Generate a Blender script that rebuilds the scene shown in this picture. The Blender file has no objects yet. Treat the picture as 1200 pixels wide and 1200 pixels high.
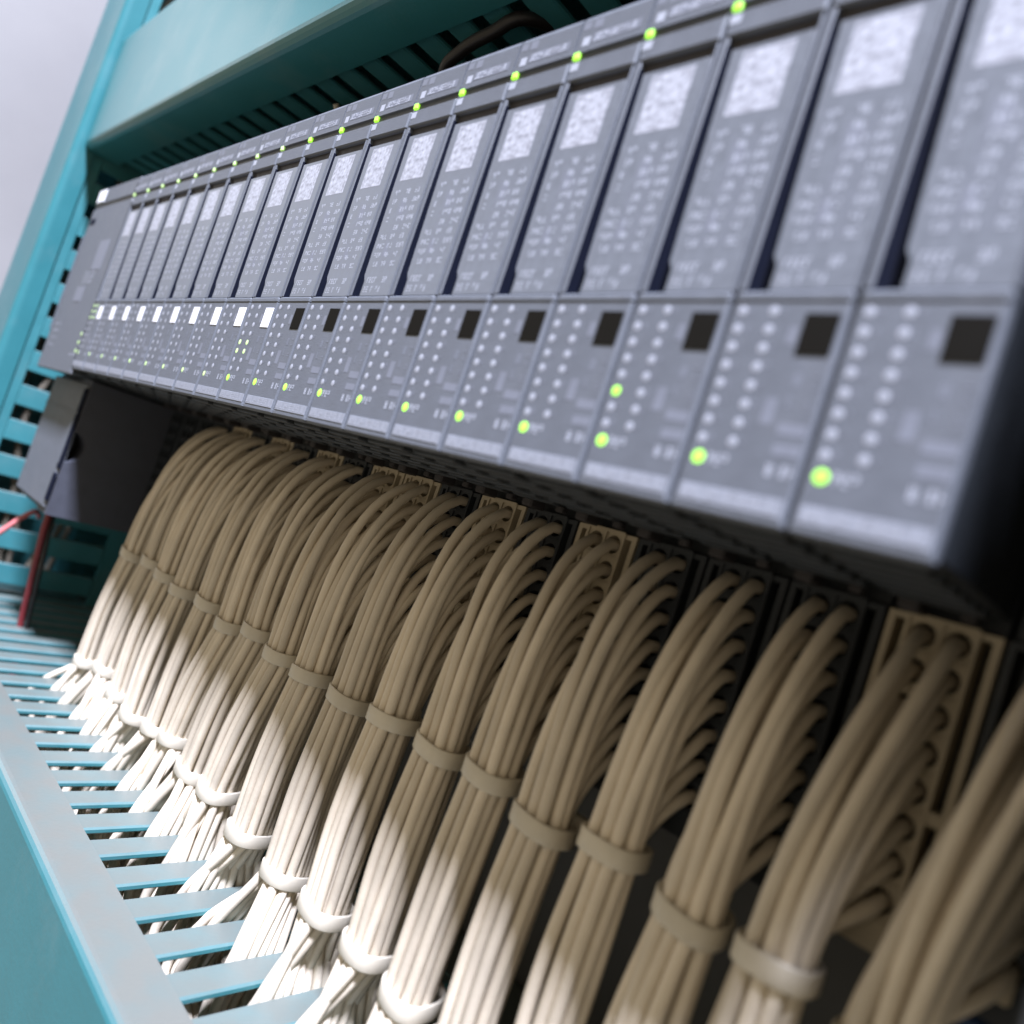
import bpy, bmesh, math, random
from mathutils import Vector, Matrix
random.seed(7)
S = 0.001                                   # everything below is written in millimetres
scene = bpy.context.scene
C = scene.collection

# ------------------------------------------------------------------ camera, world, lamps, exposure
R = [[0.68431258, 0.65677703, 0.31679683],
     [0.1972061, 0.25157003, -0.94753484],
     [-0.7020157, 0.71088428, 0.0426321]]
cd = bpy.data.cameras.new('camera')
cam = bpy.data.objects.new('camera', cd)
C.objects.link(cam)
rot = Matrix(((R[0][0], -R[1][0], -R[2][0]), (R[0][1], -R[1][1], -R[2][1]), (R[0][2], -R[1][2], -R[2][2]))).to_4x4()
cam.matrix_world = Matrix.Translation((25.83 * S, -76.07 * S, -35.25 * S)) @ rot
cd.sensor_width = 36.0
cd.lens = 871.4 / 1200 * 36
cd.clip_start = 0.002
cd.clip_end = 20
cd.dof.use_dof = True
cd.dof.focus_distance = 0.175
cd.dof.aperture_fstop = 11.0
scene.camera = cam

world = bpy.data.worlds.new('World')
scene.world = world
world.use_nodes = True
bg = world.node_tree.nodes['Background']
bg.inputs['Color'].default_value = (1.0, 0.87, 0.68, 1)
bg.inputs['Strength'].default_value = 0.46

# ceiling tube lamp: high in front, slightly to the right
ld = bpy.data.lights.new('area_lamp', 'AREA')
ld.shape = 'RECTANGLE'
ld.size, ld.size_y = 0.36, 0.24
ld.energy = 310
ld.color = (0.92, 0.975, 1.22)
lamp = bpy.data.objects.new('area_lamp', ld)
C.objects.link(lamp)
aim = Vector((-0.150, 0.010, -0.060))
d = Vector((0.32, -0.312, 1.0)).normalized()
lamp.location = aim + d * 2.5
zq = d
xq = Vector((1, 0, 0)); xq = (xq - zq * xq.dot(zq)).normalized()
yq = zq.cross(xq)
lamp.matrix_world = Matrix.Translation(lamp.location) @ Matrix((xq, yq, zq)).transposed().to_4x4()

# unseen area light added far left to lay glare on the top duct
l2 = bpy.data.lights.new('area_lamp', 'AREA')
l2.shape = 'RECTANGLE'
l2.size, l2.size_y = 1.0, 0.70
l2.energy = 6.0
l2.color = (0.96, 0.99, 1.05)
glare_helper = bpy.data.objects.new('area_lamp', l2)
C.objects.link(glare_helper)
p2 = Vector((-2.09, -0.41, 0.74))
glare_helper.matrix_world = Matrix.Translation(p2) @ (p2 - Vector((-0.227, -0.009, 0.08))).to_track_quat('Z', 'Y').to_matrix().to_4x4()

scene.view_settings.view_transform = 'Standard'
scene.view_settings.look = 'None'
scene.view_settings.exposure = 0
scene.view_settings.gamma = 1

# ------------------------------------------------------------------ materials
def mat(name, col, rough=0.5, var=0.06, scale=300, bump=0.0, bscale=2500, rnd=0.0, spec=0.5, rvar=0.08, emit=None, estr=0, dirt=None, coat=0.0, dust=None):
    m = bpy.data.materials.new(name)
    m.use_nodes = True
    nt = m.node_tree
    b = nt.nodes['Principled BSDF']
    tc = nt.nodes.new('ShaderNodeTexCoord')
    nz = nt.nodes.new('ShaderNodeTexNoise')
    nz.inputs['Scale'].default_value = scale
    nz.inputs['Detail'].default_value = 5
    nt.links.new(tc.outputs['Object'], nz.inputs['Vector'])
    mr = nt.nodes.new('ShaderNodeMapRange')
    mr.inputs['From Min'].default_value = 0.3
    mr.inputs['From Max'].default_value = 0.7
    mr.inputs['To Min'].default_value = 1 - var
    mr.inputs['To Max'].default_value = 1 + var
    nt.links.new(nz.outputs['Fac'], mr.inputs['Value'])
    val = mr.outputs['Result']
    if rnd:
        oi = nt.nodes.new('ShaderNodeObjectInfo')
        m2 = nt.nodes.new('ShaderNodeMapRange')
        m2.inputs['To Min'].default_value = 1 - rnd
        m2.inputs['To Max'].default_value = 1 + rnd
        nt.links.new(oi.outputs['Random'], m2.inputs['Value'])
        mu = nt.nodes.new('ShaderNodeMath'); mu.operation = 'MULTIPLY'
        nt.links.new(val, mu.inputs[0]); nt.links.new(m2.outputs['Result'], mu.inputs[1])
        val = mu.outputs[0]
    vm = nt.nodes.new('ShaderNodeVectorMath'); vm.operation = 'SCALE'
    vm.inputs[0].default_value = col[:3]
    nt.links.new(val, vm.inputs['Scale'])
    out = vm.outputs['Vector']
    if dirt:
        n2 = nt.nodes.new('ShaderNodeTexNoise')
        n2.inputs['Scale'].default_value = dirt[1]
        n2.inputs['Detail'].default_value = 6
        n2.inputs['Roughness'].default_value = 0.65
        nt.links.new(tc.outputs['Object'], n2.inputs['Vector'])
        cr = nt.nodes.new('ShaderNodeMapRange')
        cr.inputs['From Min'].default_value = 0.52
        cr.inputs['From Max'].default_value = 0.75
        cr.inputs['To Max'].default_value = dirt[2]
        nt.links.new(n2.outputs['Fac'], cr.inputs['Value'])
        mx = nt.nodes.new('ShaderNodeMix'); mx.data_type = 'RGBA'
        nt.links.new(cr.outputs['Result'], mx.inputs['Factor'])
        nt.links.new(out, mx.inputs['A'])
        mx.inputs['B'].default_value = (*dirt[0], 1)
        out = mx.outputs['Result']
    if dust:                                 # pale dust that has settled on upward faces
        ge = nt.nodes.new('ShaderNodeNewGeometry')
        sx = nt.nodes.new('ShaderNodeSeparateXYZ')
        nt.links.new(ge.outputs['Normal'], sx.inputs['Vector'])
        d1 = nt.nodes.new('ShaderNodeMapRange')
        d1.inputs['From Min'].default_value = 0.35
        d1.inputs['From Max'].default_value = 0.95
        d1.inputs['To Max'].default_value = dust[1]
        nt.links.new(sx.outputs['Z'], d1.inputs['Value'])
        d2 = nt.nodes.new('ShaderNodeTexNoise')
        d2.inputs['Scale'].default_value = 120
        d2.inputs['Detail'].default_value = 7
        nt.links.new(tc.outputs['Object'], d2.inputs['Vector'])
        d3 = nt.nodes.new('ShaderNodeMapRange')
        d3.inputs['From Min'].default_value = 0.3
        d3.inputs['From Max'].default_value = 0.6
        d3.inputs['To Min'].default_value = 0.85
        nt.links.new(d2.outputs['Fac'], d3.inputs['Value'])
        d4 = nt.nodes.new('ShaderNodeMath'); d4.operation = 'MULTIPLY'
        nt.links.new(d1.outputs['Result'], d4.inputs[0]); nt.links.new(d3.outputs['Result'], d4.inputs[1])
        m3 = nt.nodes.new('ShaderNodeMix'); m3.data_type = 'RGBA'
        nt.links.new(d4.outputs[0], m3.inputs['Factor'])
        nt.links.new(out, m3.inputs['A'])
        m3.inputs['B'].default_value = (*dust[0], 1)
        out = m3.outputs['Result']
    nt.links.new(out, b.inputs['Base Color'])
    rr = nt.nodes.new('ShaderNodeMapRange')
    rr.inputs['From Min'].default_value = 0.3
    rr.inputs['From Max'].default_value = 0.7
    rr.inputs['To Min'].default_value = rough - rvar
    rr.inputs['To Max'].default_value = rough + rvar
    nt.links.new(nz.outputs['Fac'], rr.inputs['Value'])
    nt.links.new(rr.outputs['Result'], b.inputs['Roughness'])
    b.inputs['Specular IOR Level'].default_value = spec
    b.inputs['Coat Weight'].default_value = coat
    if bump:
        n3 = nt.nodes.new('ShaderNodeTexNoise')
        n3.inputs['Scale'].default_value = bscale
        n3.inputs['Detail'].default_value = 3
        nt.links.new(tc.outputs['Object'], n3.inputs['Vector'])
        bp = nt.nodes.new('ShaderNodeBump')
        bp.inputs['Strength'].default_value = bump
        bp.inputs['Distance'].default_value = 0.0003
        nt.links.new(n3.outputs['Fac'], bp.inputs['Height'])
        nt.links.new(bp.outputs['Normal'], b.inputs['Normal'])
    if emit:
        b.inputs['Emission Color'].default_value = (*emit, 1)
        b.inputs['Emission Strength'].default_value = estr
    return m

M = dict(
    face=mat('slate_face_plastic', (0.114, 0.124, 0.141), 0.58, bump=0.3, bscale=4000, spec=0.32, dirt=((0.15, 0.155, 0.165), 70, 0.4)),
    body=mat('anthracite_plastic', (0.028, 0.033, 0.039), 0.55, bump=0.2, bscale=3000, spec=0.35),  # module bodies coloured darker than their faces, so sides look shaded
    black=mat('black_gap_plastic', (0.006, 0.008, 0.018), 0.7, spec=0.08),
    recess=mat('brown_black_plastic', (0.045, 0.042, 0.045), 0.6, spec=0.3),
    housing=mat('dark_slate_plastic', (0.060, 0.064, 0.080), 0.55, bump=0.2, bscale=3000, spec=0.35),
    card=mat('label_card', (0.142, 0.155, 0.176), 0.45, var=0.10, scale=700, spec=0.4),
    sticker=mat('pale_printed_patch', (0.34, 0.35, 0.39), 0.55, var=0.45, scale=1100),
    print=mat('light_grey_print', (0.37, 0.39, 0.44), 0.6),
    dimprint=mat('faint_grey_print', (0.158, 0.169, 0.20), 0.6),
    strip=mat('pale_label_strip', (0.235, 0.25, 0.285), 0.5, var=0.12, scale=900),
    lens=mat('white_lens', (0.32, 0.335, 0.375), 0.5),
    blacksq=mat('black_marker', (0.008, 0.007, 0.005), 0.8, spec=0.06),
    whitesq=mat('white_marker', (0.88, 0.88, 0.90), 0.4),
    green=mat('lit_green_led', (0.3, 0.7, 0.1), 0.4, emit=(0.42, 1.0, 0.04), estr=1.0),
    dimgreen=mat('half_lit_green_led', (0.55, 0.72, 0.35), 0.4, emit=(0.5, 1.0, 0.15), estr=0.35),
    beige=mat('beige_terminal_plastic', (0.43, 0.365, 0.26), 0.55, rnd=0.05, bump=0.2),
    hole=mat('dark_terminal_hole', (0.012, 0.010, 0.008), 0.7, spec=0.2),
    wire=mat('cream_wire_sheath', (0.63, 0.55, 0.43), 0.46, var=0.06, scale=160, rnd=0.15, bump=0.12, bscale=1500, spec=0.4, dirt=((0.46, 0.38, 0.27), 90, 0.35)),
    tie=mat('natural_nylon', (0.58, 0.525, 0.42), 0.40, rnd=0.06, spec=0.5),
    duct=mat('teal_duct_plastic', (0.027, 0.160, 0.180), 0.38, rvar=0.02, var=0.05, scale=60, bump=0.15, bscale=900, spec=0.6, dirt=((0.12, 0.22, 0.23), 28, 0.5), dust=((0.118, 0.124, 0.110), 1.0)),
    finger=mat('teal_finger_plastic', (0.040, 0.185, 0.205), 0.42, var=0.06, scale=90, rnd=0.06, bump=0.12, bscale=900, dirt=((0.12, 0.20, 0.20), 40, 0.45), dust=((0.108, 0.124, 0.112), 1.0)),
    red=mat('red_wire_sheath', (0.20, 0.025, 0.03), 0.4),
    salmon=mat('salmon_wire_sheath', (0.50, 0.15, 0.15), 0.45),
    blackwire=mat('black_wire_sheath', (0.015, 0.013, 0.013), 0.45),
    greywire=mat('grey_cable_sheath', (0.30, 0.26, 0.20), 0.5, rnd=0.3),
    panel=mat('grey_mounting_plate', (0.10, 0.10, 0.095), 0.5, var=0.08, scale=15),
    wall=mat('white_cabinet_wall', (0.265, 0.255, 0.25), 0.5, var=0.03, scale=10, dirt=((0.215, 0.208, 0.21), 6, 0.5)),
    metal=mat('zinc_rail', (0.5, 0.5, 0.5), 0.35),
    blue=mat('blue_terminal_plastic', (0.02, 0.06, 0.16), 0.5),
)

# ------------------------------------------------------------------ mesh helpers
class MB:
    def __init__(s):
        s.v = []; s.f = []; s.m = []; s.sm = []
    def add(s, vs, fs, mi=0, smooth=False):
        o = len(s.v)
        s.v += [tuple(v) for v in vs]
        for f in fs:
            s.f.append(tuple(i + o for i in f)); s.m.append(mi); s.sm.append(smooth)
    def quad(s, a, b, c, d, mi=0):
        s.add([a, b, c, d], [(0, 1, 2, 3)], mi)
    def box(s, x0, x1, y0, y1, z0, z1, mi=0, bev=0.0):
        if bev <= 0:
            s.add([(x0, y0, z0), (x1, y0, z0), (x1, y1, z0), (x0, y1, z0), (x0, y0, z1), (x1, y0, z1), (x1, y1, z1), (x0, y1, z1)],
                  [(0, 3, 2, 1), (4, 5, 6, 7), (0, 1, 5, 4), (1, 2, 6, 5), (2, 3, 7, 6), (3, 0, 4, 7)], mi)
            return
        b = min(bev, (x1 - x0) / 2.01, (y1 - y0) / 2.01, (z1 - z0) / 2.01)
        bm = bmesh.new()
        bmesh.ops.create_cube(bm, size=1)
        for v in bm.verts:
            v.co = ((x0 + x1) / 2 + v.co.x * (x1 - x0), (y0 + y1) / 2 + v.co.y * (y1 - y0), (z0 + z1) / 2 + v.co.z * (z1 - z0))
        bmesh.ops.bevel(bm, geom=bm.edges[:], offset=b, segments=1, affect='EDGES', profile=0.5)
        bm.verts.index_update()
        s.add([v.co[:] for v in bm.verts], [[v.index for v in f.verts] for f in bm.faces], mi)
        bm.free()
    def prism(s, prof, a0, a1, axis, mi=0, smooth=False):
        """closed profile (list of 2D points) extruded along axis: x -> prof is (y,z); z -> prof is (x,y)"""
        n = len(prof)
        def P(p, a):
            return (a, p[0], p[1]) if axis == 'x' else ((p[0], p[1], a) if axis == 'z' else (p[0], a, p[1]))
        s.add([P(p, a0) for p in prof] + [P(p, a1) for p in prof],
              [(i, (i + 1) % n, n + (i + 1) % n, n + i) for i in range(n)], mi, smooth)
        s.add([P(p, a0) for p in prof], [tuple(range(n))[::-1]], mi)
        s.add([P(p, a1) for p in prof], [tuple(range(n))], mi)
    def disc(s, x, z, r, y, mi=0, n=12, dome=0.25):
        vs = [(x + r * math.cos(2 * math.pi * i / n), y, z + r * math.sin(2 * math.pi * i / n)) for i in range(n)] + [(x, y - dome, z)]
        s.add(vs, [(i, (i + 1) % n, n) for i in range(n)], mi, True)
    def tube(s, pts, r, n=9, mi=0, cap=True):
        pts = [Vector(p) for p in pts]
        t = (pts[1] - pts[0]).normalized()
        u = Vector((0, 0, 1)).cross(t)
        if u.length < 0.1: u = Vector((1, 0, 0)).cross(t)
        u.normalize()
        vs = []
        for i, p in enumerate(pts):
            a = pts[max(i - 1, 0)]; b = pts[min(i + 1, len(pts) - 1)]
            t = (b - a).normalized()
            u = (u - t * u.dot(t)).normalized()
            w = t.cross(u)
            for k in range(n):
                an = 2 * math.pi * k / n
                vs.append(p + (u * math.cos(an) + w * math.sin(an)) * r)
        fs = [(i * n + k, i * n + (k + 1) % n, (i + 1) * n + (k + 1) % n, (i + 1) * n + k) for i in range(len(pts) - 1) for k in range(n)]
        s.add(vs, fs, mi, True)
        if cap:
            L = len(pts) - 1
            s.add(vs[:n], [tuple(range(n))[::-1]], mi)
            s.add(vs[L * n:], [tuple(range(n))], mi)
    def mesh(s, name, mats):
        me = bpy.data.meshes.new(name)
        me.from_pydata([(a * S, b * S, c * S) for a, b, c in s.v], [], s.f)
        for m in (mats if isinstance(mats, (list, tuple)) else [mats]):
            me.materials.append(m)
        me.polygons.foreach_set('material_index', s.m)
        me.polygons.foreach_set('use_smooth', s.sm)
        bm = bmesh.new(); bm.from_mesh(me)
        bmesh.ops.recalc_face_normals(bm, faces=bm.faces[:])
        bm.to_mesh(me); bm.free()
        me.update()
        return me

def link(name, me, parent=None, loc=None):
    o = bpy.data.objects.new(name, me)
    if name.endswith('_print') or name == 'printed_marks': o['kind'] = 'stuff'
    C.objects.link(o)
    if loc: o.location = Vector(loc) * S
    if parent is not None: o.parent = parent
    return o
def obj(name, mb, mats, parent=None, loc=None):
    return link(name, mb.mesh(name, mats), parent, loc)
def tag(o, label, cat, group=None):
    o['label'] = label; o['category'] = cat
    if group: o['group'] = group
    return o
def thing(name, label, cat, loc=(0, 0, 0), group=None):
    o = bpy.data.objects.new(name, None)
    o.empty_display_size = 0.005
    C.objects.link(o)
    o.location = Vector(loc) * S
    return tag(o, label, cat, group)
def structure(o):
    o['kind'] = 'structure'; return o

def glyphs(mb, x0, x1, z0, z1, y, cw, mi=0, dens=0.85):
    """tiny illegible printed characters between x0 and x1"""
    x = x0
    h = z1 - z0
    t = min(cw * 0.24, h * 0.2)
    while x + cw * 0.8 <= x1:
        if random.random() < dens:
            w = cw * random.uniform(0.55, 0.78)
            for q in random.sample(range(5), random.randint(2, 4)):
                if q < 2:
                    xx = x + (0 if q == 0 else w - t)
                    a, b = (z0, z1) if random.random() < 0.6 else (z0 + h * 0.45, z1)
                    mb.quad((xx, y - 0.016, a), (xx + t, y - 0.016, a), (xx + t, y - 0.016, b), (xx, y - 0.016, b), mi)
                else:
                    zz = z0 + (h - t) * (0, 0.5, 1)[q - 2]
                    mb.quad((x, y - 0.004 * (q - 1), zz), (x + w, y - 0.004 * (q - 1), zz), (x + w, y - 0.004 * (q - 1), zz + t), (x, y - 0.004 * (q - 1), zz + t), mi)
        x += cw

def smooth_path(keys, n=10):
    """Catmull-Rom through key points"""
    K = [Vector(k) for k in keys]
    K = [K[0] * 2 - K[1]] + K + [K[-1] * 2 - K[-2]]
    out = []
    for i in range(1, len(K) - 2):
        p0, p1, p2, p3 = K[i - 1:i + 3]
        for j in range(n):
            t = j / n
            out.append(0.5 * ((2 * p1) + (p2 - p0) * t + (2 * p0 - 5 * p1 + 4 * p2 - p3) * t * t + (3 * p1 - p0 - 3 * p2 + p3) * t ** 3))
    out.append(K[-2])
    return out
def hermite(p0, t0, p1, t1, n):
    out = []
    for j in range(n):
        t = j / n
        out.append(p0 * (2 * t ** 3 - 3 * t * t + 1) + t0 * (t ** 3 - 2 * t * t + t) + p1 * (-2 * t ** 3 + 3 * t * t) + t1 * (t ** 3 - t * t))
    return out

PX = -9.8                                   # left boundary of the right-most module
def mx(k): return PX - 15 * k

# ------------------------------------------------------------------ the setting: plate and cabinet wall
mb = MB(); mb.box(-468, 260, 80, 83, -420, 420)
structure(obj('mounting_plate', mb, M['panel']))
mb = MB(); mb.box(-476, -470, -47, 92, -460, 460)
structure(obj('cabinet_wall', mb, M['wall']))
mb = MB(); mb.box(-345, 200, 72.2, 79.8, -12, 23, bev=1.0)
tag(obj('din_rail', mb, M['metal']), 'zinc mounting rail behind the row of slate modules', 'rail')

# ------------------------------------------------------------------ wiring ducts
def rounded_cover(front, lip_a, lip_b, lo, hi, th=1.6, r=2.2):
    """C-shaped lid profile in (depth, height): outside then inside"""
    def arc(cy, cz, rr, a0, a1, n=4):
        return [(cy + rr * math.cos(math.radians(a0 + (a1 - a0) * i / n)), cz + rr * math.sin(math.radians(a0 + (a1 - a0) * i / n))) for i in range(n + 1)]
    p = [(lip_b, hi)] + arc(front + r, hi - r, r, 90, 180) + arc(front + r, lo + r, r, 180, 270) + [(lip_a, lo)]
    q = [(lip_a, lo + th)] + [(front + th, lo + th), (front + th, hi - th)] + [(lip_b, hi - th)]
    return p + q

# lower duct
low = thing('wiring_duct', 'teal slotted wiring duct along the bottom that swallows the cream wire bundles', 'wiring duct', (-180, 80, -190), 'teal wiring ducts')
def under(parent, o):
    o.parent = parent
    o.location = -parent.location
    return o
mb = MB(); mb.prism(rounded_cover(-9.6, 2.2, 2.2, -205, -132.0), -424, 60, 'x')
under(low, obj('cover', mb, M['duct']))
mb = MB(); mb.box(-420, 60, 77.5, 79.5, -204, -134.0); mb.box(-420, 60, 62, 77.4, -134.6, -133.0, bev=0.4)
under(low, obj('base', mb, M['finger']))
SL0, SLP, SLW = -91.0, 12.55, 5.0
fm = MB(); fm.box(-(SLP - SLW) / 2, (SLP - SLW) / 2, 0.4, 61.9, -134.7, -133.0, bev=0.45)
fme = fm.mesh('finger', M['finger'])
for j in range(-11, 26):
    xc = SL0 - SLP * j - SLP / 2
    o = link('finger', fme, low); o.location = Vector((xc, 0, 0)) * S - low.location
fm = MB(); fm.box(-(SLP - SLW) / 2, (SLP - SLW) / 2, 0.4, 77, -204.2, -202.6, bev=0.45)
fme = fm.mesh('finger', M['finger'])
for j in range(-11, 26):
    o = link('finger', fme, low); o.location = Vector((SL0 - SLP * j - SLP / 2, 0, 0)) * S - low.location
    o['label'] = 'lower finger on the underside of the duct'

# vertical duct on the left
vert = thing('wiring_duct', 'upright teal slotted wiring duct at the far left beside the white wall', 'wiring duct', (-373, 80, -200), 'teal wiring ducts')
def arc(cx, cy, r, a0, a1, n=5):
    return [(cx + r * math.cos(math.radians(a0 + (a1 - a0) * i / n)), cy + r * math.sin(math.radians(a0 + (a1 - a0) * i / n))) for i in range(n + 1)]
XR, XL, YF = -377.0, -421.0, -9.6
prof = [(XR, -0.8)] + arc(XR - 3, YF + 3, 3, 0, -90) + arc(XL + 3, YF + 3, 3, -90, -180) + [(XL, -0.8), (XL + 1.6, -0.8), (XL + 1.6, YF + 1.6), (XR - 1.6, YF + 1.6), (XR - 1.6, -0.8)]
mb = MB(); mb.prism(prof, -131.5, 300, 'z')
under(vert, obj('cover', mb, M['duct']))
mb = MB()
mb.box(XL + 1, XR - 1.2, 78, 79.6, -134, 300)
mb.box(XR - 2.6, XR - 1.0, 62, 77.9, -134, 300)
mb.box(XL + 1, XL + 2.6, -2, 77.9, -134, 300)
under(vert, obj('base', mb, M['finger']))
mb = MB(); mb.box(XR - 2.6, XR - 1.0, -4.0, 3.9, -134, 300, bev=0.3)
under(vert, obj('finger_rim', mb, M['finger']))
fm = MB(); fm.box(XR - 2.6, XR - 1.0, 4.0, 61.9, -4.9, 4.9, bev=0.4)
fme = fm.mesh('finger', M['finger'])
VP, VS0 = 16.5, 3.6                          # pitch, top of one slot
for j in range(-19, 9):
    zc = VS0 + VP * j + 4.9
    if zc < -131: continue
    o = link('finger', fme, vert); o.location = Vector((0, 0, zc)) * S - vert.location

# top duct
top = thing('wiring_duct', 'teal slotted wiring duct across the top with a pale shining lid', 'wiring duct', (-150, 80, 105), 'teal wiring ducts')
mb = MB(); mb.prism(rounded_cover(-5.5, 9.4, 9.4, 74.5, 129.0, r=3.0), -376.4, 262, 'x')
mb.box(-376.3, -375.0, 12, 77, 78, 126)
mb.box(262.1, 263.5, -5.5, 80, 74.5, 129)
under(top, obj('cover', mb, M['duct']))
mb = MB(); mb.box(-376, 262, 78, 79.7, 76, 128); mb.box(-376, 262, 64, 77.9, 75.8, 77.4); mb.box(-376, 262, 4, 77.9, 126, 127.2)
under(top, obj('base', mb, M['finger']))
fm = MB(); fm.box(-3.8, 3.8, 6, 63.9, 75.8, 77.4, bev=0.45)
fme = fm.mesh('finger', M['finger'])
for j in range(-2, 48):
    o = link('finger', fme, top); o.location = Vector((-341 + 12.55 * j, 0, 0)) * S - top.location

# loose cables seen through the duct slots
CB = 'loose cables inside the left wiring duct'
for i in range(7):
    x = -414 + i * 4.8; y = 12 + (i * 17) % 40
    mb = MB(); mb.tube(smooth_path([(x + random.uniform(-3, 3), y + random.uniform(-6, 6), z) for z in range(-130, 300, 40)], 5), 1.6, 8)
    tag(obj('cable', mb, M['greywire']), 'grey brown cable glimpsed through the slots of the upright left duct', 'cable', CB)
mb = MB(); mb.tube(smooth_path([(-103, 36, 82), (-106.5, 15, 75), (-114, 11.5, 71), (-123, 11, 68.5), (-130, 13, 65.5), (-136, 24, 57), (-138, 40, 48)], 8), 1.5, 9)
tag(obj('cable', mb, M['blackwire']), 'black cable looping out of the top duct fingers above the modules', 'cable')
for (xx, yy) in ((-143, 22), (-191, 20)):
    mb = MB(); mb.tube(smooth_path([(xx, yy - 3, 73.5), (xx - 1, yy + 2, 69), (xx + 1.5, yy + 14, 66), (xx + 3, yy + 34, 60)], 6), 0.9, 8)
    tag(obj('white_wire', mb, M['tie']), 'short white wire end poking from the top duct, ' + ('nearer the black cable' if xx > -150 else 'farther left'), 'wire')

# ------------------------------------------------------------------ interface module
im = thing('interface_module', 'tall slate interface module at the left end of the row with a white sticker', 'interface module', (-318, 72, -80))
mb = MB()
mb.box(-345, -292.6, 1.6, 60, -26.4, 52.4, bev=0.8)
under(im, obj('body', mb, M['body']))
mb = MB()
mb.box(-345, -292.6, 0, 1.5, -27, 44.0, bev=0.5)
mb.box(-345, -292.6, 0.0, 1.5, 45.6, 53, bev=0.5)
mb.box(-345, -292.6, 0.5, 1.4, 43.9, 45.7)
mb.box(-345.0, -343.4, -0.4, 0.02, -10, 32, bev=0.15)
under(im, obj('front_panel', mb, M['face']))
# lower housing with a half-round notch in its right front edge
def notch(cz, r):
    return [(8 + r * math.sin(math.pi * i / 10) * 0.85, cz + r * math.cos(math.pi * i / 10)) for i in range(11)]
prof = [(60, -26.6), (8, -26.6)] + notch(-53, 6.0) + [(8, -80), (60, -80)]
mb = MB(); mb.prism(prof, -306, -292.0, 'x')
mb.box(-342, -306.02, 9.2, 60, -80, -26.6, bev=0.6)
hous = under(im, obj('lower_housing', mb, M['housing']))
mb = MB(); mb.box(-342, -293.6, 7.2, 9.0, -78, -28, bev=0.5)
mb.box(-296.2, -294.8, 6.9, 7.25, -60, -43)
mb.box(-342, -293.6, 6.9, 7.15, -40.2, -39.6)
under(im, obj('flap', mb, M['face']))
mb = MB(); mb.box(-295.6, -292.6, 6.7, 7.6, -75, -64, bev=0.3)
mb.box(-295.6, -292.6, 7.0, 7.6, -62, -30)
under(im, obj('seam', mb, M['black']))
mb = MB(); mb.box(-343.6, -334, -0.25, 0.1, 46.8, 52.2, bev=0.1)
under(im, obj('sticker', mb, M['whitesq']))
mb = MB(); mb.box(-343, -335.5, -0.12, 0.2, 36.6, 39.4, bev=0.4)
under(im, obj('key_slot', mb, M['black']))
mb = MB()
mb.box(-316, -304, -0.1, 0.1, 15.5, 28, bev=0.04)
mb.box(-326, -315, -0.1, 0.1, 2.2, 8.5, bev=0.04)
under(im, obj('label_plate', mb, M['dimprint']))
mb = MB()
for r in range(3): glyphs(mb, -322, -308, 10 + r * 1.9, 11.2 + r * 1.9, -0.04, 1.0)
for r in range(4): glyphs(mb, -340, -330, -8 - r * 3.0, -7 - r * 3.0, -0.04, 1.2)
glyphs(mb, -303, -294, -20, -18.8, -0.04, 1.0)
under(im, obj('printed_marks', mb, M['print']))
mb = MB()
for r in range(3): mb.disc(-296.5, -11 - r * 3.4, 0.75, -0.02)
under(im, obj('status_light', mb, M['dimgreen']))

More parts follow.
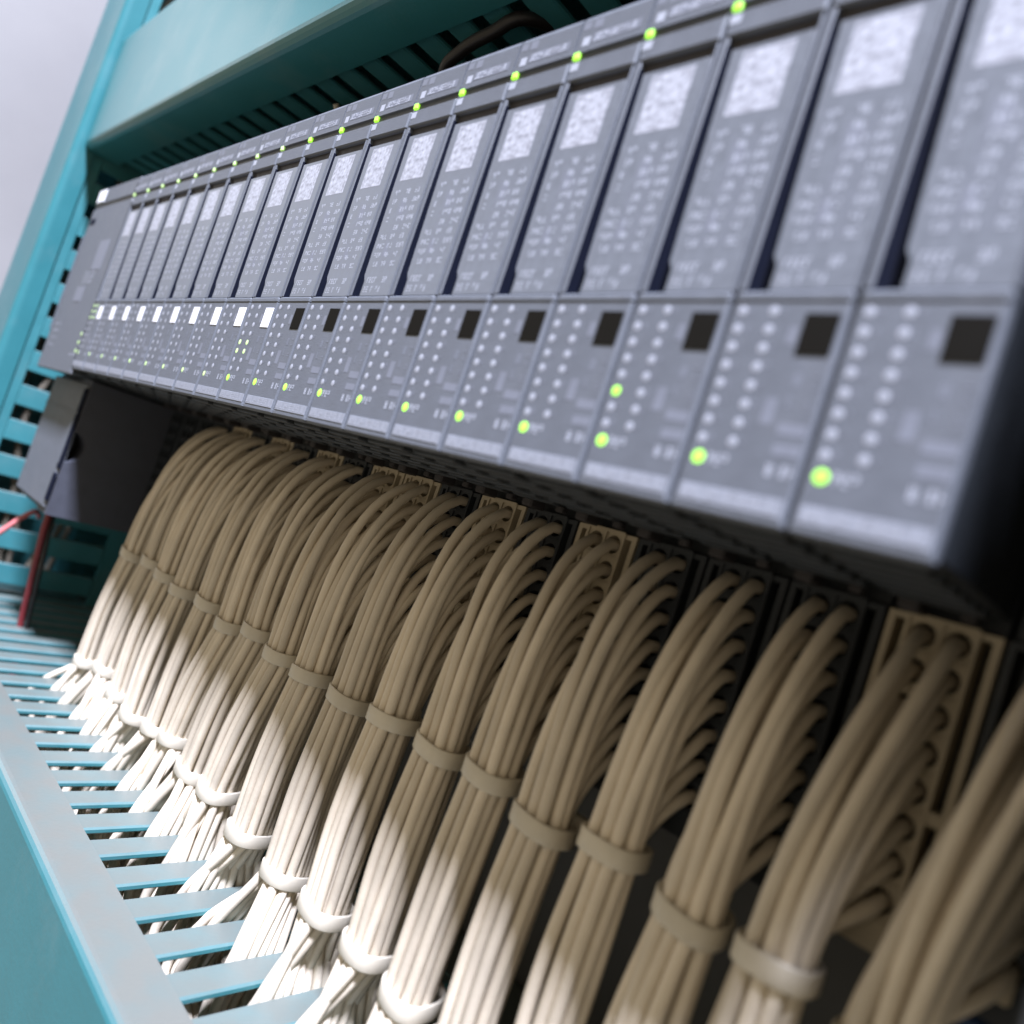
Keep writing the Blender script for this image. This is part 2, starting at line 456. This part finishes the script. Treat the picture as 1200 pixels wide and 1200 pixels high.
# ------------------------------------------------------------------ I/O modules
def build_module_meshes():
    D = {}
    mb = MB()                                # body with ribbed underside, its colour darkened to stand for shade
    mb.box(0.35, 14.65, 2.2, 41.5, -24.0, 52.3, bev=0.5)
    for y in (5, 10.5, 16, 21.5, 27, 32.5):
        mb.box(1.6, 13.4, y, y + 2.6, -25.0, -23.9, bev=0.25)
    D['body'] = mb.mesh('body', M['body'])
    mb = MB()                                # face plate below the ledge
    mb.box(0.3, 14.7, 0.0, 2.4, -24.6, 1.95, bev=0.35)
    mb.box(0.3, 14.7, -0.14, 2.3, 1.55, 3.0, bev=0.35)       # ledge
    D['front_panel'] = mb.mesh('front_panel', M['face'])
    mb = MB()                                # frame round the card: right/left ridges and head band
    mb.box(0.3, 1.35, 0.0, 1.8, 3.05, 40.7, bev=0.15)
    mb.box(0.3, 14.7, 0.0, 1.5, 40.75, 44.6, bev=0.3)
    mb.box(0.3, 14.7, 0.55, 1.5, 44.5, 46.0)
    mb.box(14.35, 14.7, 0.1, 1.5, 3.05, 40.7, bev=0.1)
    D['frame'] = mb.mesh('frame', M['face'])
    mb = MB()                                # top label carrier, top edge rounded back
    mb.prism([(0.0, 45.9), (0.0, 51.8), (0.35, 52.6), (1.2, 53.1), (4, 53.3), (4, 45.9)], 0.3, 14.7, 'x')
    D['label_holder'] = mb.mesh('label_holder', M['face'])
    mb = MB(); mb.box(1.4, 14.3, 1.5, 1.9, 3.05, 40.7)
    mb.box(1.36, 1.6, 0.1, 1.6, 3.05, 39.5)
    D['slot_floor'] = mb.mesh('slot_floor', M['black'])
    mb = MB(); mb.box(1.62, 14.3, 0.9, 1.48, 38.5, 40.7)
    D['recess'] = mb.mesh('recess', M['recess'])
    mb = MB(); mb.prism([(2.5, 38.4), (14.3, 38.4), (14.3, 3.1), (4.3, 3.1), (4.3, 6.2), (3.6, 7.6)], 0.12, 1.49, 'y')
    D['label_card'] = mb.mesh('label_card', M['card'])
    mb = MB(); mb.quad((4.5, 0.10, 28.2), (12.1, 0.10, 28.2), (12.1, 0.10, 37.6), (4.5, 0.10, 37.6))
    D['pale_patch'] = mb.mesh('pale_patch', M['sticker'])
    mb = MB()                                # wiring diagram and small print on the card
    y = 0.11
    for r in range(9):
        z = 25.6 - r * 1.95
        for cx in (4.6, 8.2, 11.4):
            if random.random() < 0.8:
                glyphs(mb, cx, cx + random.uniform(1.4, 2.8), z - 0.55, z + 0.45, y, 0.85, 0, 0.9)
    for cx in (7.4, 10.6):
        mb.quad((cx, y, 9), (cx + 0.18, y, 9), (cx + 0.18, y, 25), (cx, y, 25), 1)
    for r in range(7):
        z = 10.2 + r * 2.2
        mb.quad((7.4, y + .005, z), (10.7, y + .005, z), (10.7, y + .005, z + 0.16), (7.4, y + .005, z + 0.16), 1)
    mb.quad((7.9, y, 20.5), (9.6, y, 20.5), (9.6, y, 23.8), (7.9, y, 23.8), 1)
    mb.quad((7.6, y, 11.5), (8.8, y, 11.5), (8.8, y, 14.2), (7.6, y, 14.2), 1)
    glyphs(mb, 5.2, 9.2, 5.9, 7.1, y, 0.85); glyphs(mb, 10.6, 12.2, 5.9, 7.1, y, 0.85)
    glyphs(mb, 5.0, 8.8, 3.9, 5.1, y, 0.85); glyphs(mb, 9.3, 11.6, 3.9, 5.1, y, 0.85)
    D['card_print'] = mb.mesh('card_print', [M['print'], M['dimprint']])
    mb = MB()                                # print on the face round the channel lights
    y = -0.03
    for c in (1.9, 5.95):
        for r in range(8):
            z = 0.45 - 2.31 * r
            glyphs(mb, c + 0.95, c + 2.2, z - 0.5, z + 0.5, y, 0.75, 1, 1)
    mb.quad((8.5, y, -3.6), (9.6, y, -3.6), (9.6, y, -1.4), (8.5, y, -1.4), 1)
    mb.quad((8.4, y, -13.2), (9.9, y, -13.2), (9.9, y, -10.0), (8.4, y, -10.0), 1)
    glyphs(mb, 11.0, 12.2, -8.6, -7.0, y, 1.1, 1, 1); glyphs(mb, 13.0, 14.3, -8.6, -7.0, y, 1.1, 1, 1)
    glyphs(mb, 10.9, 12.0, -11.0, -9.6, y, 1.0, 1, 1); glyphs(mb, 13.0, 14.3, -11.2, -9.8, y, 1.1, 1, 1)
    mb.quad((10.8, y, -14.2), (14.2, y, -14.2), (14.2, y, -12.8), (10.8, y, -12.8), 1)
    mb.quad((11.0, y, -16.6), (14.2, y, -16.6), (14.2, y, -15.3), (11.0, y, -15.3), 1)
    glyphs(mb, 11.0, 11.9, -19.0, -17.6, y, 1.0, 0, 1); glyphs(mb, 12.7, 14.4, -19.0, -17.6, y, 0.9, 0, 1)
    glyphs(mb, 3.5, 6.4, -18.8, -17.4, y, 0.95, 0, 1)
    D['printed_marks'] = mb.mesh('printed_marks', [M['print'], M['dimprint']])
    mb = MB(); mb.box(1.1, 14.2, -0.08, 0.1, -23.4, -21.4, bev=0.04)
    D['label_strip'] = mb.mesh('label_strip', M['strip'])
    mb = MB(); glyphs(mb, 1.4, 6.6, -23.0, -21.8, -0.1, 0.85); glyphs(mb, 7.4, 13.9, -23.0, -21.8, -0.1, 0.85)
    D['strip_print'] = mb.mesh('strip_print', M['lens'])
    mb = MB()                                # print on the top label holder
    mb.quad((3.6, -0.03, 47.2), (13.4, -0.03, 47.2), (13.4, -0.03, 48.9), (3.6, -0.03, 48.9), 1)
    glyphs(mb, 3.8, 13.2, 47.4, 48.7, -0.05, 0.9)
    mb.quad((1.4, -0.03, 47.0), (3.0, -0.03, 47.0), (3.0, -0.03, 48.6), (1.4, -0.03, 48.6), 0)
    mb.quad((0.6, -0.03, 50.0), (2.2, -0.03, 50.0), (2.2, -0.03, 51.4), (0.6, -0.03, 51.4), 1)
    mb.quad((3.0, -0.03, 49.8), (4.8, -0.03, 49.8), (4.8, -0.03, 51.4), (3.0, -0.03, 51.4), 1)
    mb.quad((0.5, -0.03, 42.6), (2.3, -0.03, 42.6), (2.3, -0.03, 44.0), (0.5, -0.03, 44.0), 0)
    D['top_print'] = mb.mesh('top_print', [M['print'], M['dimprint']])
    mb = MB(); mb.box(10.0, 14.0, -0.12, 0.1, -4.75, 0.2, bev=0.05)
    D['sq_b'] = mb.mesh('marker_square', M['blacksq'])
    D['sq_w'] = mb.mesh('marker_square', M['whitesq'])
    for nm, m, rr in (('led_off', 'lens', 0.62), ('led_dim', 'dimgreen', 0.66), ('led_on', 'green', 0.72), ('led_diag', 'green', 0.86)):
        mb = MB(); mb.disc(0, 0, rr, -0.02, 0, 12, 0.10)
        D[nm] = mb.mesh('channel_light', M[m])
    mb = MB(); mb.box(-0.75, 0.75, -0.1, 0.6, -0.6, 0.8, bev=0.2)
    D['power'] = mb.mesh('power_light', M['green'])
    D['power_dim'] = mb.mesh('power_light', M['dimgreen'])
    mb = MB(); mb.disc(0, 0, 0.7, -0.02, 0, 12, 0.1)
    D['led_fardiag'] = mb.mesh('channel_light', M['dimgreen'])
    return D
DM = build_module_meshes()
NTH = ['first', 'second', 'third', 'fourth', 'fifth', 'sixth', 'seventh', 'eighth', 'ninth', 'tenth', 'eleventh', 'twelfth', 'thirteenth', 'fourteenth', 'fifteenth', 'sixteenth', 'seventeenth', 'eighteenth', 'nineteenth', 'twentieth']
for k in range(20):
    if k == 0:
        lb = 'slate module with black marker square at the near right end of the row'
    elif k == 2:
        lb = 'slate module with black square and one lit green channel light, third from the right end'
    elif k < 10:
        lb = 'slate module with black marker square, %s from the right end of the row' % NTH[k]
    elif k == 10:
        lb = 'slate module with white square and four lit green channel lights, next to the black squares'
    elif k == 19:
        lb = 'slate module with green glowing top lights, directly beside the interface module'
    else:
        lb = 'slate module with white marker square, %s from the interface module' % NTH[19 - k]
    t = thing('io_module', lb, 'module', (mx(k), 42, -24), 'slate modules in a row')
    off = Vector((0, -42, 24)) * S
    for nm in ('body', 'front_panel', 'frame', 'label_holder', 'slot_floor', 'recess', 'label_card', 'pale_patch', 'card_print', 'printed_marks', 'label_strip', 'strip_print', 'top_print'):
        o = link(nm, DM[nm], t); o.location = off
    o = link('marker_square', DM['sq_b'] if k < 10 else DM['sq_w'], t); o.location = off
    for ci, cx in enumerate((1.9, 5.95)):
        for r in range(8):
            me = DM['led_off']
            if k == 2 and ci == 0 and r == 5: me = DM['led_on']
            if k == 10 and r in (4, 5): me = DM['led_dim']
            if k == 19 and r < 3: me = DM['led_dim']
            o = link('channel_light', me, t); o.location = off + Vector((cx, 0, 0.45 - 2.31 * r)) * S
            if me is not DM['led_off']: o['label'] = 'lit green channel light'
    o = link('status_light', DM['led_diag'] if k < 11 else DM['led_fardiag'], t); o.location = off + Vector((2.2, 0, -18.1)) * S
    o = link('power_light', DM['power'] if k < 11 else DM['power_dim'], t); o.location = off + Vector((0.9, 0, 45.4)) * S

# ------------------------------------------------------------------ base units with terminal blocks
def terminal_mesh(m):
    mb = MB()
    Y = 40.0
    # cells: columns of round wire holes in the middle, narrow release slots outside
    zs = [-26.4] + [-26.4 - 5.12 * (i + 1) for i in range(8)]
    cols = [(0.3, 1.0, None), (1.0, 3.0, 'slot'), (3.0, 7.45, 'hole'), (7.45, 11.9, 'hole'), (11.9, 13.9, 'slot'), (13.9, 14.7, None)]
    n = 12
    cells = [(zs[i], zs[i + 1], c) for i in range(8) for c in cols if c[2] != 'slot'] + [(zs[0], zs[5], c) for c in cols if c[2] == 'slot'] + [(zs[5], zs[8], c) for c in cols if c[2] == 'slot']
    for (z1, z0, cc) in cells:
        for (x0, x1, kd) in (cc,):
            if kd is None:
                mb.quad((x0, Y, z0), (x1, Y, z0), (x1, Y, z1), (x0, Y, z1)); continue
            cx, cz = (x0 + x1) / 2, (z0 + z1) / 2
            if kd == 'hole': rx, rz = 1.75, 1.85
            else: rx, rz = 0.72, (z1 - z0) / 2 - 0.9
            outer = []; inner = []
            for a in range(n):
                an = 2 * math.pi * (a + 0.5) / n
                c_, s_ = math.cos(an), math.sin(an)
                q = max(abs(c_), abs(s_))
                outer.append((cx + c_ / q * (x1 - x0) / 2, Y, cz + s_ / q * (z1 - z0) / 2))
                if kd == 'hole': inner.append((cx + rx * c_, Y, cz + rz * s_))
                else: inner.append((cx + rx * max(-1, min(1, c_ / q * 1.0)), Y, cz + rz * max(-1, min(1, s_ / q))))
            # snap nearest outer vertices onto the corners
            for (px, pz) in ((x0, z0), (x1, z0), (x1, z1), (x0, z1)):
                b = min(range(n), key=lambda t: (outer[t][0] - px) ** 2 + (outer[t][2] - pz) ** 2)
                outer[b] = (px, Y, pz)
            deep = [(x, Y + 4.5, z) for x, _, z in inner]
            vs = outer + inner + deep
            fs = [(a, (a + 1) % n, n + (a + 1) % n, n + a) for a in range(n)]
            mb.add(vs, fs, 0)
            mb.add(vs, [(n + a, n + (a + 1) % n, 2 * n + (a + 1) % n, 2 * n + a) for a in range(n)], 0)
            mb.add(deep, [tuple(range(n))], 1)
    zb = zs[-1]
    mb.quad((0.3, Y, zb - 4), (14.7, Y, zb - 4), (14.7, Y, zb), (0.3, Y, zb))
    # raised rims between the rows of the columns
    for i in range(9):
        mb.box(3.0, 11.9, Y - 0.35, Y + 0.1, zs[i] - 0.28, zs[i] + 0.28)
    for x in (3.0, 7.45, 11.9):
        mb.box(x - 0.28, x + 0.28, Y - 0.36, Y + 0.1, zb, zs[0])
    # side walls
    for x in (0.3, 14.7):
        mb.quad((x, Y, zb - 4), (x, Y + 6, zb - 4), (x, Y + 6, zs[0]), (x, Y, zs[0]))
    mb.quad((0.3, Y, zs[0]), (14.7, Y, zs[0]), (14.7, Y + 6, zs[0]), (0.3, Y + 6, zs[0]))
    mb.quad((0.3, Y, zb - 4), (14.7, Y, zb - 4), (14.7, Y + 6, zb - 4), (0.3, Y + 6, zb - 4))
    return mb.mesh('terminal_block', [m, M['hole']])
TB = {True: terminal_mesh(M['beige']), False: terminal_mesh(M['body'])}
mb = MB(); mb.box(0.3, 14.7, 46.1, 72, -71.2, 52, bev=0.5)
mb.box(0.3, 14.7, 42.2, 46.0, -26.2, 51, bev=0.3)
HB = mb.mesh('housing', M['body'])
mb = MB(); mb.box(2.2, 5.2, 35.2, 39.9, -26.4, -24.4, bev=0.35); mb.box(9.5, 11.6, 37.8, 39.9, -25.8, -24.4, bev=0.3)
TBT = mb.mesh('release_tab', M['recess'])
LIGHT = {0, 4, 6, 8, 9, 11, 13, 15}
for k in range(-1, 20):
    if k < 0:
        lb = 'dark base unit with no module on it, at the empty slot on the far right'
    else:
        lb = ('beige' if k in LIGHT else 'dark') + ' terminal base unit under the ' + ('module at the near right end' if k == 0 else '%s module from the right end' % NTH[k])
    t = thing('base_unit', lb, 'base unit', (mx(k), 72, -71), 'terminal base units under the modules')
    off = Vector((0, -72, 71)) * S
    for nm, me in (('housing', HB), ('terminal_block', TB[k in LIGHT]), ('release_tab', TBT)):
        o = link(nm, me, t); o.location = off

# ------------------------------------------------------------------ wire bundles
WR = 1.12
LAY = [(-3.8, 3), (-1.9, 4), (0.0, 4), (1.9, 3), (3.75, 2)]
CELLS = []
for y, n in LAY:
    for i in range(n):
        CELLS.append(((i - (n - 1) / 2) * 2.26, y))
UX = {0: -5.5, 1: -18.2, 2: -33.4, 3: -46.8, 4: -60.7, 5: -75.8, 6: -90.7, 7: -107.9, 8: -123.6, 9: -137.0, 10: -152.5, 11: -167.0, 12: -182.5, 13: -201, 14: -216, 15: -232.5, 16: -249.5, -1: 8.0}
UZ = {0: -75.5, 1: -76.6, 2: -75, 3: -77.9, 4: -75.5, 5: -77.5, 6: -77.6, 7: -79.8, 8: -80.1, 9: -79.8, 10: -78.5, 11: -81.3, 12: -79.5, 13: -81.1, 14: -80, 15: -79.5, 16: -81.5, -1: -79}
LX = {-1: 7, 0: -6, 1: -19, 2: -33, 3: -47, 4: -61.6, 5: -75.7, 6: -90.2, 7: -107.2, 8: -125.5, 9: -143.0, 10: -158.6, 11: -174, 12: -185, 13: -202, 14: -219, 15: -235, 16: -254}
LZ = {-1: -118, 0: -117, 1: -118, 2: -116, 3: -117, 4: -117, 5: -117.5, 6: -117.8, 7: -120.2, 8: -120.2, 9: -117.6, 10: -120.1, 11: -117.5, 12: -119.5, 13: -122.1, 14: -121.4, 15: -119.5, 16: -122.9}
slots = {}
def take_slot(x, y):
    best = None
    for j in range(-11, 22):
        c = SL0 - SLP * j
        if abs(c - x) > 9.5: continue
        n = slots.get(j, 0)
        yy = 19.5 + 2.2 * (n // 2)
        cost = abs(c - x) * 1.0 + n * 0.22
        if best is None or cost < best[0]: best = (cost, j, c, n, yy)
    _, j, c, n, yy = best
    slots[j] = n + 1
    return c + (-1.12 if n % 2 else 1.12), yy

def band(cx, cy, cz, rx, ry, h, th, tilt):
    mb = MB()
    n = 28
    ring = []
    for a in range(n):
        an = 2 * math.pi * a / n
        c_, s_ = math.cos(an), math.sin(an)
        ex = 0.78
        ux = math.copysign(abs(c_) ** ex, c_); uy = math.copysign(abs(s_) ** ex, s_)
        ring.append((ux, uy))
    prof = [(0, -h / 2), (th * 0.85, -h / 2), (th, -h / 2 + 0.18), (th, h / 2 - 0.18), (th * 0.85, h / 2), (0, h / 2)]
    m = len(prof)
    vs = []
    for (ux, uy) in ring:
        for (o, z) in prof:
            x = cx + ux * (rx + o); y = cy + uy * (ry + o)
            vs.append((x, y, cz + z + tilt[0] * (x - cx) + tilt[1] * (y - cy)))
    fs = []
    for a in range(n):
        b = (a + 1) % n
        for q in range(m):
            q2 = (q + 1) % m
            fs.append((a * m + q, b * m + q, b * m + q2, a * m + q2))
    mb.add(vs, fs, 0, True)
    hx, hy = cx + rx * 0.55, cy - ry * 0.9
    return mb, hx, hy

ENDS = []
for k in range(16, -2, -1):
    rnd = random.Random(100 + k)
    if k == -1:
        lb = 'grey cream wire bundle at the far right edge, past the last module'
    elif k == 0:
        lb = 'cream wire bundle from the beige terminals below the module at the near right end'
    elif k == 16:
        lb = 'cream wire bundle farthest left, next to the interface module'
    else:
        lb = 'cream wire bundle hanging below the %s module from the right end' % NTH[k]
    xc = mx(k) + 7.45
    root = thing('wire_bundle', lb, 'wire bundle', (xc, 40, -133), 'cream wire bundles')
    wires = [(r, c) for r in range(8) for c in range(2)]
    # front layers take the upper rows
    idx = 0; place = {}
    for y, n in LAY:
        grp = sorted(wires[idx:idx + n], key=lambda w: (w[1], rnd.random()))
        for i, w in enumerate(grp):
            place[w] = ((i - (n - 1) / 2) * 2.26, y)
        idx += n
    lean = rnd.uniform(-0.8, 0.8)
    yu = 30.3 + rnd.uniform(-0.8, 0.8); yl = 28.3 + rnd.uniform(-0.8, 0.8)
    order = sorted(wires, key=lambda w: place[w][1])
    for w in order:
        r, c = w
        px, py = place[w]
        x0 = mx(k) + (5.22, 9.68)[c]
        z0 = -29.0 - 5.12 * r
        a = Vector((x0, 44.2, z0 + 0.1)); b = Vector((x0, 39.0, z0))
        u = Vector((UX[k] - 1.3 + px + rnd.uniform(-.25, .25), yu + py + rnd.uniform(-.25, .25), UZ[k]))
        dist = (u - b).length
        m0 = Vector((rnd.uniform(-3, 3), -0.85 * dist, -0.50 * dist + rnd.uniform(-4, 4))) * (0.95 + rnd.uniform(-.15, .15))
        m1 = Vector((rnd.uniform(-2.5, 2.5), rnd.uniform(-2, 2), -1.05 * dist))
        p2x, p2y = px + rnd.uniform(-.3, .3), py + rnd.uniform(-.3, .3)
        l = Vector((LX[k] - 1.3 + p2x, yl + p2y, LZ[k]))
        mid = (u + l) / 2 + Vector((rnd.uniform(-.5, .5) + px * 0.07, rnd.uniform(-.5, .4) + py * 0.06 - 0.6, 0))
        ex, ey = take_slot(l.x - 1.0, l.y)
        e = Vector((ex + rnd.uniform(-.25, .25), ey + rnd.uniform(-.3, .3), -133.8))
        span = (e - l).length
        fan = (e - l).normalized()
        g = e + fan * 9 + Vector((0, 0, -7)); h = g + Vector((rnd.uniform(4, 22), rnd.uniform(0, 6), -16))
        pts = [a] + hermite(b, m0, u, m1, 13)
        pts += smooth_path([u, mid, l], 6)[:-1]
        pts += hermite(l, (Vector((0, -0.1, -1)) * 0.2 + fan * 0.8) * span, e, (fan * 0.95 + Vector((0, 0, -0.1))) * span, 9)
        pts += smooth_path([e, g, h], 5)
        mb = MB(); mb.tube([p - Vector((xc, 40, -133)) for p in pts], WR, 9)
        obj('wire', mb, M['wire'], root)
    for (X, Y, Z, tl) in ((UX[k] - 1.3, yu, UZ[k], (rnd.uniform(-.12, .06), rnd.uniform(-.12, .05))), (LX[k] - 1.3, yl, LZ[k], (rnd.uniform(-.12, .1), rnd.uniform(-.15, .05)))):
        mb, hx, hy = band(X - xc, Y - 40, Z + 133, 4.85, 5.2, 3.2, 0.55, tl)
        tie = obj('cable_tie', mb, M['tie'], root)
        mb = MB(); sg = rnd.choice((-1, 1))
        mb.box(X - xc + sg * 2.2 - 2.0, X - xc + sg * 2.2 + 2.0, Y - 40 + 4.9, Y - 40 + 7.6, Z + 133 - 2.2, Z + 133 + 2.2, bev=0.5)
        obj('tie_head', mb, M['tie'], tie)

# ------------------------------------------------------------------ red wires at the left, spare terminals at the right
mb = MB(); mb.tube(smooth_path([(-322, 18, -70), (-319, 16.5, -86), (-321, 18, -100), (-324, 20.5, -118), (-326, 22.5, -133), (-325, 26, -155)], 7), 1.25, 10)
tag(obj('red_wire', mb, M['red']), 'dark red wire dropping from under the interface module into the lower duct', 'wire')
mb = MB(); mb.tube(smooth_path([(-326, 20, -70), (-320.5, 18.8, -86), (-319.5, 20, -100), (-322, 22.5, -118), (-324, 24.6, -133), (-322, 28, -155)], 7), 0.9, 10)
tag(obj('black_wire', mb, M['blackwire']), 'black wire running beside the dark red wire into the lower duct', 'wire')
mb = MB(); mb.tube(smooth_path([(-352, 22, -90), (-344, 18, -87), (-342.5, 14, -90), (-343, 9, -97), (-344, 3, -106), (-346, -4, -116)], 7), 1.1, 10)
tag(obj('salmon_wire', mb, M['salmon']), 'salmon pink wire slanting out of a slot of the upright left duct', 'wire')

bu = [o for o in C.objects if o.get('category') == 'base unit' and 'no module' in o['label']][0]
for z in (-61.4, -68.4):
    mb = MB(); mb.box(12.6, 16.0, 38.6, 39.95, z, z + 4.4, bev=0.4)
    o = obj('colour_clip', mb, M['beige'], bu); o.location = -bu.location
t = thing('spare_terminal', 'dark blue terminal at the lower right corner, half hidden behind grey cream wires', 'terminal', (17, 79, -88))
mb = MB(); mb.box(10, 20, 44, 79, -88, -72.5, bev=1)
obj('housing', mb, M['blue'], t).location = -t.location
mb = MB(); mb.box(12, 18, 43.2, 44.1, -84, -76, bev=0.3)
obj('lever', mb, M['black'], t).location = -t.location

# unseen block added right of the empty slot to shade that end
t = thing('shade_block', 'unseen anthracite block added right of the empty slot to cast shade', 'shade block', (42, 72, -75))
o0 = -t.location
mb = MB(); mb.box(21.2, 62, -13.4, 72, -75, 73.6, bev=1.2)
obj('body', mb, M['body'], t).location = o0
mb = MB(); mb.box(21.6, 61.6, -15, -13.3, -74, 72.6, bev=0.5)
obj('front_panel', mb, M['face'], t).location = o0
mb = MB(); mb.box(25, 58, -17.5, -14.9, -72, -58, bev=0.6)
obj('shade_block_strip', mb, M['black'], t).location = o0
